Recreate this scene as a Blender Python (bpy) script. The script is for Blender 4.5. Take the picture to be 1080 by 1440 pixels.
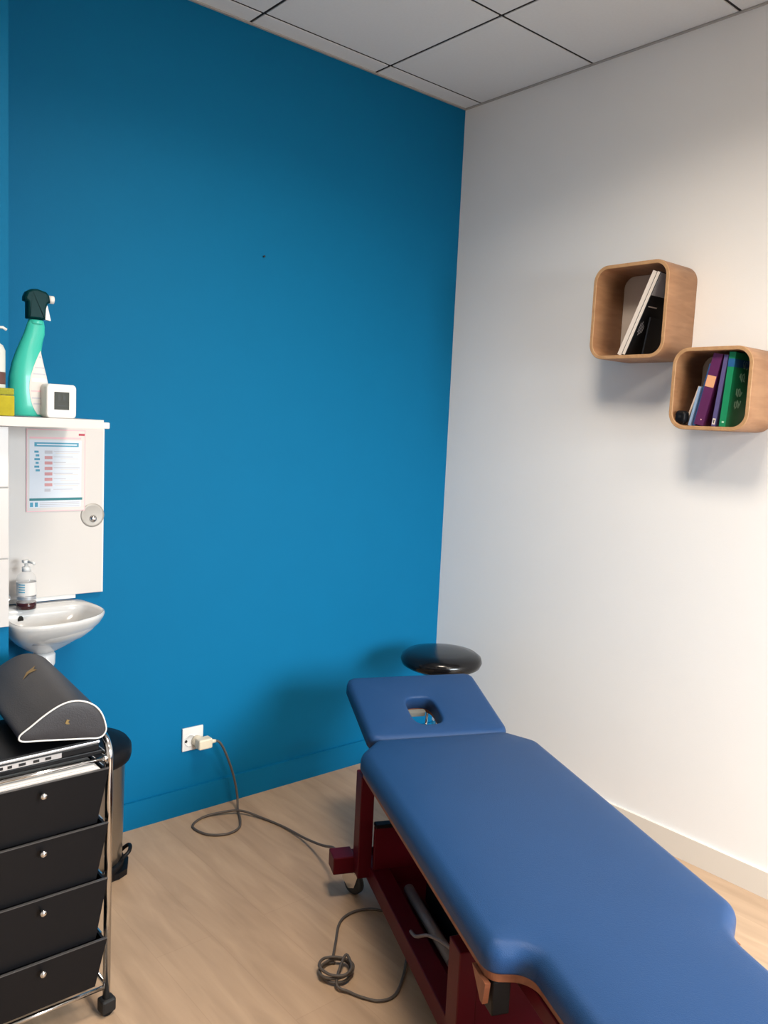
import bpy, bmesh, math, random
from mathutils import Vector, Matrix
random.seed(7)
for o in list(bpy.data.objects): bpy.data.objects.remove(o)
sc = bpy.context.scene
COL = sc.collection
H = 2.994                       # ceiling height
RX0, RY0 = -4.2, -4.7           # far extents of the room (corner in view is the origin)

# ------------------------------------------------------------------ camera
CAM = Vector((-2.8006, -2.8385, 1.5523)); YAW, PITCH, ROLL, FPX = .7071, -.1060, .0474, 1171.0
f = Vector((math.sin(YAW)*math.cos(PITCH), math.cos(YAW)*math.cos(PITCH), math.sin(PITCH)))
r0 = Vector((math.cos(YAW), -math.sin(YAW), 0)); u0 = r0.cross(f)
cr, cs = math.cos(ROLL), math.sin(ROLL)
rr = cr*r0 + cs*u0; uu = -cs*r0 + cr*u0
cd = bpy.data.cameras.new('camera'); cam = bpy.data.objects.new('camera', cd); COL.objects.link(cam)
cam.matrix_world = Matrix(((rr.x, uu.x, -f.x, CAM.x), (rr.y, uu.y, -f.y, CAM.y), (rr.z, uu.z, -f.z, CAM.z), (0, 0, 0, 1)))
cd.sensor_fit = 'VERTICAL'; cd.sensor_height = 36; cd.lens = FPX*36/1440; cd.clip_start = .05
sc.camera = cam

# ------------------------------------------------------------------ light
w = bpy.data.worlds.new('sky'); sc.world = w; w.use_nodes = True
w.node_tree.nodes['Background'].inputs[0].default_value = (.75, .86, 1, 1)
w.node_tree.nodes['Background'].inputs[1].default_value = 1.0
def area(name, loc, rot, sx, sy, power, col):
    l = bpy.data.lights.new(name, 'AREA'); l.shape = 'RECTANGLE'; l.size = sx; l.size_y = sy
    l.energy = power; l.color = col
    o = bpy.data.objects.new(name, l); COL.objects.link(o); o.location = loc; o.rotation_euler = rot
    return o
WIN = (-1.85, -.12, .95, 2.25)   # window opening in the wall behind the camera: x0, x1, z0, z1
day = area('window_daylight', ((WIN[0]+WIN[1])/2, RY0+.06, (WIN[2]+WIN[3])/2), (math.radians(90-33), 0, 0), WIN[1]-WIN[0]-.1, WIN[3]-WIN[2]-.1, 86, (.88, .955, 1))   # sky light falls inwards and down
day.data.spread = math.radians(100)
PANEL_W, PANEL_COL, PANEL_SPREAD = 31., (1, .87, .73), 150   # the two ceiling light panels
sc.view_settings.view_transform = 'Standard'; sc.view_settings.look = 'None'
sc.view_settings.exposure = 0.0; sc.view_settings.gamma = 1.0; sc.view_settings.use_curve_mapping = False

# ------------------------------------------------------------------ materials
def lin(c):
    return tuple(((v/255)/12.92 if v/255 <= .04045 else ((v/255+.055)/1.055)**2.4) for v in c) + (1,)
def mat(name, rgb, rough=.5, metal=0., noise=0., nscale=20., bump=0., bscale=200., emit=None, trans=0., coat=0., spec=None, stretch=None):
    m = bpy.data.materials.new(name); m.use_nodes = True
    nt = m.node_tree; b = nt.nodes['Principled BSDF']
    b.inputs['Base Color'].default_value = lin(rgb); b.inputs['Roughness'].default_value = rough; b.inputs['Metallic'].default_value = metal
    b.inputs['Transmission Weight'].default_value = trans; b.inputs['Coat Weight'].default_value = coat
    if spec is not None: b.inputs['Specular IOR Level'].default_value = spec
    if emit: b.inputs['Emission Color'].default_value = lin(rgb); b.inputs['Emission Strength'].default_value = emit
    tc = nt.nodes.new('ShaderNodeTexCoord'); src = tc.outputs['Object']
    if stretch:
        mp = nt.nodes.new('ShaderNodeMapping'); mp.inputs['Scale'].default_value = stretch
        nt.links.new(src, mp.inputs[0]); src = mp.outputs[0]
    if noise:
        n = nt.nodes.new('ShaderNodeTexNoise'); n.inputs['Scale'].default_value = nscale; n.inputs['Detail'].default_value = 4
        nt.links.new(src, n.inputs['Vector'])
        mx = nt.nodes.new('ShaderNodeMix'); mx.data_type = 'RGBA'
        c = lin(rgb); lo = tuple(v*(1-noise) for v in c[:3])+(1,); hi = tuple(min(1, v*(1+noise)) for v in c[:3])+(1,)
        mx.inputs[6].default_value = lo; mx.inputs[7].default_value = hi
        nt.links.new(n.outputs['Fac'], mx.inputs[0]); nt.links.new(mx.outputs[2], b.inputs['Base Color'])
    if bump:
        n2 = nt.nodes.new('ShaderNodeTexNoise'); n2.inputs['Scale'].default_value = bscale; n2.inputs['Detail'].default_value = 3
        nt.links.new(src, n2.inputs['Vector'])
        bp = nt.nodes.new('ShaderNodeBump'); bp.inputs['Strength'].default_value = bump; bp.inputs['Distance'].default_value = .002
        nt.links.new(n2.outputs['Fac'], bp.inputs['Height']); nt.links.new(bp.outputs[0], b.inputs['Normal'])
    return m
def wood(name, c1, c2, rough=.45, scale=(1, 14, 14), nscale=3.):
    m = bpy.data.materials.new(name); m.use_nodes = True; nt = m.node_tree; b = nt.nodes['Principled BSDF']
    tc = nt.nodes.new('ShaderNodeTexCoord'); mp = nt.nodes.new('ShaderNodeMapping'); mp.inputs['Scale'].default_value = scale
    nt.links.new(tc.outputs['Object'], mp.inputs[0])
    n = nt.nodes.new('ShaderNodeTexNoise'); n.inputs['Scale'].default_value = nscale; n.inputs['Detail'].default_value = 6; n.inputs['Distortion'].default_value = .6
    nt.links.new(mp.outputs[0], n.inputs['Vector'])
    r = nt.nodes.new('ShaderNodeValToRGB'); r.color_ramp.elements[0].position = .3; r.color_ramp.elements[1].position = .7
    r.color_ramp.elements[0].color = lin(c1); r.color_ramp.elements[1].color = lin(c2)
    nt.links.new(n.outputs['Fac'], r.inputs[0]); nt.links.new(r.outputs[0], b.inputs['Base Color']); b.inputs['Roughness'].default_value = rough
    return m
def glassy(name, rgb, alpha, rough=.1):
    m = bpy.data.materials.new(name); m.use_nodes = True; nt = m.node_tree
    b = nt.nodes['Principled BSDF']; b.inputs['Base Color'].default_value = lin(rgb); b.inputs['Roughness'].default_value = rough
    b.inputs['Alpha'].default_value = alpha
    return m
M = {}
M['blue_wall'] = mat('blue_wall_paint', (2, 104, 149), .6, noise=.03, nscale=6, bump=.12, bscale=260, spec=.12)
M['white_wall'] = mat('white_wall_paint', (240, 240, 239), .6, noise=.015, nscale=4, bump=.15, bscale=220, spec=.3)
M['tile_ceiling'] = mat('mineral_tile', (228, 232, 234), .9, noise=.03, nscale=90, bump=.2, bscale=300)
M['dark_gap'] = mat('dark_reveal', (30, 26, 26), .8)
M['grid_white'] = mat('grid_white', (170, 168, 165), .7)
M['baseboard'] = mat('baseboard_white', (222, 216, 206), .4)
M['floor'] = None
M['white_gloss'] = mat('white_laminate', (205, 200, 195), .4)
M['ceramic'] = mat('white_ceramic', (206, 206, 205), .14, coat=.3)
M['tile_white'] = mat('white_tile', (205, 202, 200), .25)
M['grout'] = mat('tile_grout', (190, 188, 186), .8)
M['chrome'] = mat('chrome', (215, 215, 215), .14, 1.)
M['steel'] = mat('brushed_steel', (176, 172, 165), .32, 1., noise=.08, nscale=30, stretch=(1, 1, 40))
M['pvc'] = mat('white_pvc', (208, 209, 210), .35)
M['black_plastic'] = mat('black_plastic', (13, 13, 16), .45, bump=.05, bscale=400, spec=.22)
M['black_matte'] = mat('black_matte', (14, 14, 15), .6)
M['rubber'] = mat('dark_rubber', (42, 42, 42), .7)
M['bluevinyl'] = mat('blue_vinyl', (32, 63, 104), .4, noise=.05, nscale=9, bump=.35, bscale=520, spec=.2)
M['blackvinyl'] = mat('black_vinyl', (14, 14, 16), .16, bump=.05, bscale=300, spec=.4)
M['greyvinyl'] = mat('charcoal_vinyl', (58, 57, 60), .45, noise=.1, nscale=14, bump=.25, bscale=300, spec=.25)
M['red'] = mat('dark_red_paint', (80, 6, 20), .45, noise=.08, nscale=10, spec=.18)
M['plywood'] = wood('plywood_edge', (122, 70, 46), (150, 92, 62), .5)
M['oak'] = wood('oak_veneer', (158, 112, 76), (180, 134, 96), .5, (2, 12, 12), 4)
M['oak_edge'] = wood('oak_edge', (172, 132, 92), (190, 150, 108), .5, (2, 12, 12), 4)
M['cable'] = mat('grey_cable', (84, 76, 70), .55)
M['beige'] = mat('beige_plastic', (226, 214, 190), .45)
M['white_plastic'] = mat('white_plastic', (222, 221, 218), .38)
M['silver'] = mat('silver_plastic', (196, 198, 202), .3, .7)
M['paper'] = mat('white_paper', (216, 213, 210), .8)
M['teal'] = mat('teal_plastic', (52, 184, 164), .3, coat=.2)
M['dark_teal'] = mat('dark_teal_plastic', (0, 46, 50), .4, spec=.12)
M['lcd'] = mat('lcd_grey', (60, 62, 57), .3, spec=.2)
M['lcd_ink'] = mat('lcd_ink', (36, 38, 34), .4)
M['pink'] = mat('pink_print', (236, 190, 196), .6)
M['pink_dark'] = mat('pink_picture', (205, 150, 152), .7)
M['red_mark'] = mat('red_print', (178, 60, 80), .6)
M['print_blue'] = mat('blue_print', (70, 152, 182), .6)
M['print_teal'] = mat('teal_print', (40, 120, 128), .6)
M['print_pale'] = mat('pale_print', (214, 222, 232), .7)
M['print_grey'] = mat('grey_print', (190, 190, 198), .7)
M['gold'] = mat('worn_gold', (136, 112, 66), .6, .2)
M['amber'] = mat('dark_soap', (54, 22, 26), .15)
M['clear'] = glassy('clear_plastic', (225, 225, 225), .22, .06)
M['clear_pale'] = glassy('frosted_plastic', (226, 230, 224), .8, .25)
M['pane'] = glassy('window_glass', (235, 245, 250), .08, .02)
M['yellow'] = mat('yellow_sponge', (176, 164, 24), .8, noise=.2, nscale=60)
M['grey_back'] = mat('grey_backing', (186, 176, 168), .7)
def book_mat(n, c, r=.35): return mat(n, c, r, noise=.04, nscale=30)
def floor_mat():
    m = bpy.data.materials.new('oak_vinyl_floor'); m.use_nodes = True; nt = m.node_tree; b = nt.nodes['Principled BSDF']
    tc = nt.nodes.new('ShaderNodeTexCoord')
    mp = nt.nodes.new('ShaderNodeMapping'); mp.inputs['Rotation'].default_value = (0, 0, math.radians(90))
    nt.links.new(tc.outputs['Object'], mp.inputs[0])
    br = nt.nodes.new('ShaderNodeTexBrick'); br.offset = .37; br.inputs['Scale'].default_value = 1
    br.inputs['Brick Width'].default_value = 1.2; br.inputs['Row Height'].default_value = .18; br.inputs['Mortar Size'].default_value = .0012
    br.inputs['Color1'].default_value = lin((184, 156, 129)); br.inputs['Color2'].default_value = lin((191, 163, 135)); br.inputs['Mortar'].default_value = lin((182, 154, 127))
    nt.links.new(mp.outputs[0], br.inputs['Vector'])
    mp2 = nt.nodes.new('ShaderNodeMapping'); mp2.inputs['Scale'].default_value = (9, 1.2, 1)
    nt.links.new(tc.outputs['Object'], mp2.inputs[0])
    n = nt.nodes.new('ShaderNodeTexNoise'); n.inputs['Scale'].default_value = 2.2; n.inputs['Detail'].default_value = 7; n.inputs['Distortion'].default_value = .7
    nt.links.new(mp2.outputs[0], n.inputs['Vector'])
    rp = nt.nodes.new('ShaderNodeValToRGB'); rp.color_ramp.elements[0].position = .3; rp.color_ramp.elements[1].position = .75
    rp.color_ramp.elements[0].color = (.80, .78, .76, 1); rp.color_ramp.elements[1].color = (1.06, 1.05, 1.04, 1)
    nt.links.new(n.outputs['Fac'], rp.inputs[0])
    mx = nt.nodes.new('ShaderNodeMix'); mx.data_type = 'RGBA'; mx.blend_type = 'MULTIPLY'; mx.inputs[0].default_value = 1
    nt.links.new(br.outputs['Color'], mx.inputs[6]); nt.links.new(rp.outputs[0], mx.inputs[7]); nt.links.new(mx.outputs[2], b.inputs['Base Color'])
    b.inputs['Roughness'].default_value = .42; b.inputs['Specular IOR Level'].default_value = .35
    return m
M['floor'] = floor_mat()
M['panel_light'] = mat('led_panel', (255, 236, 208), .5, emit=6)

# ------------------------------------------------------------------ mesh helpers
class MB:
    """collects shapes as verts + faces, then links them as ONE mesh object"""
    def __init__(s): s.v = []; s.f = []; s.sm = []
    def add(s, vs, fs, smooth=False):
        o = len(s.v); s.v += [tuple(v) for v in vs]; s.f += [tuple(i+o for i in q) for q in fs]; s.sm += [smooth]*len(fs); return s
    def box(s, x0, x1, y0, y1, z0, z1, M4=None, bev=0.):
        if bev:
            bm = bmesh.new(); bmesh.ops.create_cube(bm, size=1)
            for v in bm.verts: v.co = Vector(((x0+x1)/2+v.co.x*(x1-x0), (y0+y1)/2+v.co.y*(y1-y0), (z0+z1)/2+v.co.z*(z1-z0)))
            bmesh.ops.bevel(bm, geom=list(bm.edges), offset=bev, segments=2, affect='EDGES', profile=.5)
            bm.verts.ensure_lookup_table(); vs = [v.co.copy() for v in bm.verts]; fs = [[v.index for v in q.verts] for q in bm.faces]; bm.free()
        else:
            vs = [Vector((x, y, z)) for x in (x0, x1) for y in (y0, y1) for z in (z0, z1)]
            fs = [(0, 1, 3, 2), (4, 6, 7, 5), (0, 4, 5, 1), (2, 3, 7, 6), (0, 2, 6, 4), (1, 5, 7, 3)]
        if M4: vs = [M4 @ v for v in vs]
        return s.add(vs, fs)
    def rings(s, rings, close_u=True, cap0=True, cap1=True, loop=False, smooth=True):
        n = len(rings[0]); vs = [p for q in rings for p in q]; fs = []
        m = len(rings)
        for i in range(m if loop else m-1):
            j = (i+1) % m
            for k in range(n if close_u else n-1):
                l = (k+1) % n; fs.append((i*n+k, i*n+l, j*n+l, j*n+k))
        s.add(vs, fs, smooth)
        o = len(s.v)-len(vs)
        if cap0 and not loop: s.f.append(tuple(o+k for k in reversed(range(n)))); s.sm.append(False)
        if cap1 and not loop: s.f.append(tuple(o+(m-1)*n+k for k in range(n))); s.sm.append(False)
        return s
    def lathe(s, prof, c=(0, 0, 0), seg=24, cap0=True, cap1=True, sx=1., sy=1.):
        return s.rings([[(c[0]+r*math.cos(2*math.pi*k/seg)*sx, c[1]+r*math.sin(2*math.pi*k/seg)*sy, c[2]+z) for k in range(seg)] for r, z in prof], cap0=cap0, cap1=cap1)
    def cyl(s, a, b, r, seg=14, r2=None):
        return s.tube([a, b], r, seg, radii=[r, r if r2 is None else r2])
    def tube(s, pts, r, seg=8, closed=False, radii=None):
        pts = [Vector(p) for p in pts]; n = len(pts); rings = []
        T = []
        for i in range(n):
            a = pts[(i-1) % n] if closed or i > 0 else pts[i]; b = pts[(i+1) % n] if closed or i < n-1 else pts[i]
            T.append((b-a).normalized())
        N = T[0].orthogonal().normalized()
        for i in range(n):
            N = (N - T[i]*N.dot(T[i])).normalized(); B = T[i].cross(N); q = radii[i] if radii else r
            rings.append([pts[i]+q*(math.cos(2*math.pi*k/seg)*N+math.sin(2*math.pi*k/seg)*B) for k in range(seg)])
        return s.rings(rings, loop=closed)
    def prism(s, poly, z0, z1, M4=None, smooth=False):
        n = len(poly); vs = [Vector((x, y, z0)) for x, y in poly]+[Vector((x, y, z1)) for x, y in poly]
        if M4: vs = [M4 @ v for v in vs]
        fs = [(k, (k+1) % n, n+(k+1) % n, n+k) for k in range(n)]
        s.add(vs, fs, smooth)
        s.add(vs, [tuple(reversed(range(n))), tuple(range(n, 2*n))])
        return s
    def build(s, name, material, parent=None, loc=None, rz=None):
        me = bpy.data.meshes.new(name); me.from_pydata(s.v, [], s.f); me.update()
        for p, q in zip(me.polygons, s.sm): p.use_smooth = q
        bm = bmesh.new(); bm.from_mesh(me); bmesh.ops.remove_doubles(bm, verts=bm.verts, dist=1e-5); bmesh.ops.recalc_face_normals(bm, faces=bm.faces); bm.to_mesh(me); bm.free()
        me.materials.append(M[material] if isinstance(material, str) else material)
        o = bpy.data.objects.new(name, me); COL.objects.link(o)
        if parent: o.parent = parent
        if loc: o.location = loc
        if rz: o.rotation_euler.z = rz
        return o
def tag(o, label=None, cat=None, group=None, kind=None):
    for k, v in (('label', label), ('category', cat), ('group', group), ('kind', kind)):
        if v: o[k] = v
    return o
def empty(name, loc=(0, 0, 0), rz=0., label=None, cat=None, group=None):
    o = bpy.data.objects.new(name, None); COL.objects.link(o); o.location = loc; o.rotation_euler = (0, 0, rz); o.empty_display_size = .05
    return tag(o, label, cat, group)
def struct(o): o['kind'] = 'structure'; return o
def spline(pts, per=8, closed=False):
    pts = [Vector(p) for p in pts]; n = len(pts); out = []
    for i in range(n if closed else n-1):
        if closed: a, b, c, d = pts[(i-1) % n], pts[i], pts[(i+1) % n], pts[(i+2) % n]
        else: a, b, c, d = pts[max(i-1, 0)], pts[i], pts[i+1], pts[min(i+2, n-1)]
        for k in range(per):
            t = k/per
            out.append(.5*((2*b)+(c-a)*t+(2*a-5*b+4*c-d)*t*t+(3*b-a-3*c+d)*t**3))
    if not closed: out.append(pts[-1])
    return out
def round_poly(pts, radii, seg=6):
    """2D polygon with rounded corners"""
    out = []; n = len(pts)
    for i in range(n):
        p = Vector(pts[i]); a = (Vector(pts[i-1])-p); b = (Vector(pts[(i+1) % n])-p); r = radii[i] if isinstance(radii, (list, tuple)) else radii
        if r <= 0: out.append(tuple(p)); continue
        an = a.normalized(); bn = b.normalized(); ang = an.angle(bn); d = min(r/math.tan(ang/2), a.length*.49, b.length*.49); rad = d*math.tan(ang/2)
        c = p+(an+bn).normalized()*(rad/math.sin(ang/2)); s = p+an*d; e = p+bn*d
        v0 = s-c; v1 = e-c; tot = v0.angle(v1); sg = 1 if v0.x*v1.y-v0.y*v1.x > 0 else -1
        for k in range(seg+1):
            th = sg*tot*k/seg; out.append((c.x+v0.x*math.cos(th)-v0.y*math.sin(th), c.y+v0.x*math.sin(th)+v0.y*math.cos(th)))
    return out
def rrect(x0, x1, y0, y1, r, seg=6): return round_poly([(x0, y0), (x1, y0), (x1, y1), (x0, y1)], r, seg)
def offset(poly, d):
    n = len(poly); area2 = sum(poly[i][0]*poly[(i+1) % n][1]-poly[(i+1) % n][0]*poly[i][1] for i in range(n)); sg = 1 if area2 > 0 else -1
    out = []
    for i in range(n):
        p = Vector(poly[i]); e0 = (p-Vector(poly[i-1])); e1 = (Vector(poly[(i+1) % n])-p)
        e0 = e0.normalized() if e0.length > 1e-9 else e1.normalized(); e1 = e1.normalized() if e1.length > 1e-9 else e0
        n0 = Vector((-e0.y, e0.x)); n1 = Vector((-e1.y, e1.x)); m = (n0+n1)
        m = m/max(.35, m.length*m.length/2)
        q = p+m*d*sg; out.append((q.x, q.y))
    return out
def dense(poly, step=.04):
    out = []; n = len(poly)
    for i in range(n):
        a = Vector(poly[i]); b = Vector(poly[(i+1) % n]); k = max(1, int((b-a).length/step))
        for j in range(k): q = a+(b-a)*j/k; out.append((q.x, q.y))
    return out
def cap(mb, ring, z, crown=0., step=.03):
    """fills a flat outline with a fine triangle net, a little domed"""
    from mathutils.geometry import delaunay_2d_cdt
    P = [Vector(q) for q in ring]; n = len(P)
    xa, xb = min(q.x for q in P), max(q.x for q in P); ya, yb = min(q.y for q in P), max(q.y for q in P)
    def dist(q):
        d = 9.
        for i in range(n):
            a, b = P[i], P[(i+1) % n]; e = b-a; L = e.length_squared
            t = 0 if L == 0 else max(0, min(1, (q-a).dot(e)/L)); d = min(d, (q-a-e*t).length)
        return d
    def inside(q):
        c = False
        for i in range(n):
            a, b = P[i-1], P[i]
            if (a.y > q.y) != (b.y > q.y) and q.x < (b.x-a.x)*(q.y-a.y)/(b.y-a.y)+a.x: c = not c
        return c
    pts = list(P); zs_ = [z]*n
    y = ya+step/2; row = 0
    while y < yb:
        x = xa+step/2+(step/2 if row % 2 else 0)
        while x < xb:
            q = Vector((x, y))
            if inside(q):
                d = dist(q)
                if d > step*.35: pts.append(q); zs_.append(z+crown*(1-math.exp(-d/.04)))
            x += step
        y += step*.87; row += 1
    vs, es, fs, ov, oe, of = delaunay_2d_cdt(pts, [(i, (i+1) % n) for i in range(n)], [list(range(n))], 1, 1e-6)
    zz = [zs_[o[0]] if o else z for o in ov]
    return mb.add([(v.x, v.y, h) for v, h in zip(vs, zz)], [tuple(q) for q in fs], True)
def pad(mb, poly, z0, z1, r, rb=.008, seg=7, crown=.0, step=.03):
    """upholstered slab with rolled edges"""
    rg = [[(x, y, z0) for x, y in offset(poly, rb)]]
    for k in range(1, 4): a = math.pi/2*k/3; rg.append([(x, y, z0+rb*(1-math.cos(a))) for x, y in offset(poly, rb*(1-math.sin(a)))])
    for k in range(seg+1):
        a = math.pi/2*k/seg; rg.append([(x, y, z1-r+r*math.sin(a)) for x, y in offset(poly, r*(1-math.cos(a)))])
    mb.rings(rg, cap1=False)
    return cap(mb, [(x, y) for x, y, z in rg[-1]], z1, crown, step)
def at(P, n=1): return Vector(P)

# ================================================================== THE SETTING
floor = struct(MB().box(RX0-.1, .1, RY0-.1, .1, -.1, 0).build('floor', 'floor'))
wall_back = struct(MB().box(RX0-.1, .1, 0, .1, 0, H+.12).build('wall_back', 'blue_wall'))
wall_right = struct(MB().box(0, .1, RY0-.1, 0, 0, H+.12).build('wall_right', 'white_wall'))
wall_left = struct(MB().box(RX0-.1, RX0, RY0, 0, 0, H+.12).build('wall_left', 'white_wall'))
# wall behind the camera with its window opening
mb = MB(); x0, x1, z0, z1 = WIN
mb.box(RX0, x0, RY0-.1, RY0, 0, H+.12).box(x1, 0, RY0-.1, RY0, 0, H+.12).box(x0, x1, RY0-.1, RY0, 0, z0).box(x0, x1, RY0-.1, RY0, z1, H+.12)
wall_front = struct(mb.build('wall_front', 'white_wall'))
win = empty('window_1', ((x0+x1)/2, RY0-.05, z0)); struct(win)
mb = MB(); hw = (x1-x0)/2; hh = z1-z0
mb.box(-hw, hw, -.03, .03, 0, .05).box(-hw, hw, -.03, .03, hh-.05, hh).box(-hw, -hw+.05, -.03, .03, .05, hh-.05).box(hw-.05, hw, -.03, .03, .05, hh-.05).box(-.03, .03, -.03, .03, .05, hh-.05)
mb.build('window_frame', 'white_plastic', win)
for s in (-1, 1): MB().box(min(s*.03, s*(hw-.05)), max(s*.03, s*(hw-.05)), -.006, .006, .05, hh-.05).build('pane', 'pane', win)
# projecting wall left of the alcove with the basin
AX, AY = -2.068, -.30
alcove = struct(MB().box(RX0, AX, AY, 0, 0, H+.12).build('wall_alcove', 'blue_wall'))
GR = MB().box(AX-.92, AX-.001, AY-.006, AY-.0005, .905, 1.494).build('grout_bed', 'grout', alcove)
tz = [(.906, 1.107), (1.110, 1.315), (1.318, 1.493)]
for i in range(3):
    for a, b in tz:
        MB().box(AX-.003-.303*(i+1)+.003, AX-.003-.303*i, AY-.012, AY-.005, a, b, bev=.0015).build('tile', 'tile_white', alcove)
# ceiling: dark reveal behind individually laid tiles
ceiling = struct(MB().box(RX0-.1, .1, RY0-.1, .1, H+.03, H+.12).build('ceiling', 'dark_gap'))
GX, GY, T, g = -.5376, -.0984, .6, .0060
xs = [0.0]+[GX-T*k for k in range(0, 7)]; xs = [x for x in xs if x > RX0]+[RX0]
ys = [0.0]+[GY-T*k for k in range(0, 9)]; ys = [y for y in ys if y > RY0]+[RY0]
LIGHT_CELLS = [(2, 3), (2, 6)]
share = {}
for i in range(len(xs)-1):
    for j in range(len(ys)-1):
        if (i, j) in LIGHT_CELLS: continue
        wx, wy = round(xs[i]-xs[i+1], 4), round(ys[j]-ys[j+1], 4)
        gx0 = 0.0 if i == 0 else g; gx1 = 0.0 if i == len(xs)-2 else g; gy0 = 0.0 if j == 0 else g; gy1 = 0.0 if j == len(ys)-2 else g
        cx, cy = (xs[i]-gx0+xs[i+1]+gx1)/2, (ys[j]-gy0+ys[j+1]+gy1)/2
        hx, hy = (xs[i]-gx0-xs[i+1]-gx1)/2, (ys[j]-gy0-ys[j+1]-gy1)/2
        key = (round(hx, 4), round(hy, 4))
        if key not in share:
            o = MB().box(-hx, hx, -hy, hy, 0, .029, bev=.0015).build('ceiling_tile', 'tile_ceiling', ceiling); share[key] = o.data
        else:
            o = bpy.data.objects.new('ceiling_tile', share[key]); COL.objects.link(o); o.parent = ceiling
        o.location = (cx, cy, H)
for k, x in enumerate(xs[1:-1]): MB().box(x-.0048, x+.0048, RY0, 0, H+.0025, H+.0295).build('grid_rail', 'dark_gap', ceiling)
for y in ys[1:-1]:
    for k in range(len(xs)-1): MB().box(xs[k+1]+(.0052 if k < len(xs)-2 else 0), xs[k]-(.0052 if k else 0), y-.0048, y+.0048, H+.0025, H+.0295).build('grid_rail', 'dark_gap', ceiling)
# wall angle around the ceiling edge
for nm, b in (('trim_1', (AX, 0, -.010, 0)), ('trim_2', (-.010, 0, RY0, -.010))):
    struct(MB().box(b[0], b[1], b[2], b[3], H-.006, H-.0005).build(nm, 'grid_white'))
# ceiling LED panel (lights the box shelves from above)
for (i, j), lab in zip(LIGHT_CELLS, ('square white light panel set into the ceiling tiles nearest the corner', 'square white light panel set into the ceiling tiles near the window')):
    cxl, cyl_ = (xs[i]+xs[i+1])/2, (ys[j]+ys[j+1])/2
    lt = empty('ceiling_light', (cxl, cyl_, H), 0, lab, 'ceiling light', 'ceiling light panels')
    MB().box(-.28, .28, -.28, .28, .012, .020).build('diffuser', 'panel_light', lt)
    mb = MB()
    for s in (-1, 1): mb.box(-.295, .295, min(s*.28, s*.295), max(s*.28, s*.295), 0, .029); mb.box(min(s*.28, s*.295), max(s*.28, s*.295), -.28, .28, 0, .029)
    mb.build('frame', 'grid_white', lt)
    al = area('panel_lamp', (cxl, cyl_, H+.006), (0, 0, 0), .54, .54, PANEL_W, PANEL_COL); al.data.spread = math.radians(PANEL_SPREAD)
# baseboards
struct(MB().box(-.012, 0, RY0, -.012, 0, .092).build('baseboard_right', 'baseboard'))
struct(MB().box(AX, 0, -.012, 0, 0, .104).build('baseboard_back', 'blue_wall'))
# corner bead of white paint is the wall itself; small dark nail in the blue wall
nl = MB(); nl.cyl((0, .001, 0), (0, -.007, .001), .002, 8); nl.cyl((0, -.007, .001), (0, -.009, .001), .0042, 10)
tag(nl.build('wall_nail', 'black_matte', loc=(-1.049, -.001, 2.168)), 'tiny dark nail left in the bare blue wall', 'nail')

# ================================================================== TREATMENT TABLE
A = Vector((-.406, -.914)).normalized(); N2 = Vector((-A.y, A.x)); S0, T0 = 1.9, -.41
bo = A*S0+N2*T0
bed = empty('treatment_table', (bo.x, bo.y, 0), math.atan2(N2.y, N2.x), 'blue vinyl treatment table with tilted headrest and dark red metal frame', 'treatment table')
def yy(s): return S0-s
HW, NW = .312, .226; y_head, y_step, y_foot = yy(1.185), yy(2.30), yy(3.08)
outl = [(-.235, y_head), (-HW, y_head-.10), (-HW, y_step), (-NW, y_step-.02), (-NW, y_foot), (NW, y_foot), (NW, y_step-.06), (HW, y_step+.03), (HW, y_head-.10), (.235, y_head)]
poly = dense(round_poly(outl, [.04, .07, .043, .045, .05, .05, .12, .07, .07, .04], 8), .05)
ZT = .52
mb = MB(); pad(mb, poly, ZT-.062, ZT, .036, crown=.006, step=.03); mb.build('main_cushion', 'bluevinyl', bed)
bo_poly = offset(poly, .010)
MB().prism(bo_poly, ZT-.082, ZT-.0625).build('support_board', 'plywood', bed)
# headrest, hinged up, with a face opening
HXO = -.018
hl, tilt = .385, math.radians(14.5)
Rh = Matrix.Translation((0, y_head+.004, ZT-.051)) @ Matrix.Rotation(tilt, 4, 'X')
def param_rr(x0, x1, y0, y1, r, n=64, wtop=1.0):
    base = dense(rrect(x0, x1, y0, y1, r, 8), .004); cx, cy = (x0+x1)/2, (y0+y1)/2; out = []
    base = [Vector(b) for b in base]
    for k in range(n):
        th = 2*math.pi*k/n; best = max(base, key=lambda b: ((b-Vector((cx, cy))).normalized()).dot(Vector((math.cos(th), math.sin(th))))); out.append((best.x, best.y))
    return out
outer = [(x*(1+.0*y), y) for x, y in param_rr(-.25, .25, .0, hl, .03, 96)]
hc = .150; hole = [(.056*math.cos(2*math.pi*k/96), hc+.100*math.sin(2*math.pi*k/96)) for k in range(96)]
hole = [(HXO+.054*math.copysign(abs(math.cos(t))**.6, math.cos(t)), hc+.082*math.copysign(abs(math.sin(t))**.6, math.sin(t))) for t in [2*math.pi*k/96 for k in range(96)]]
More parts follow.
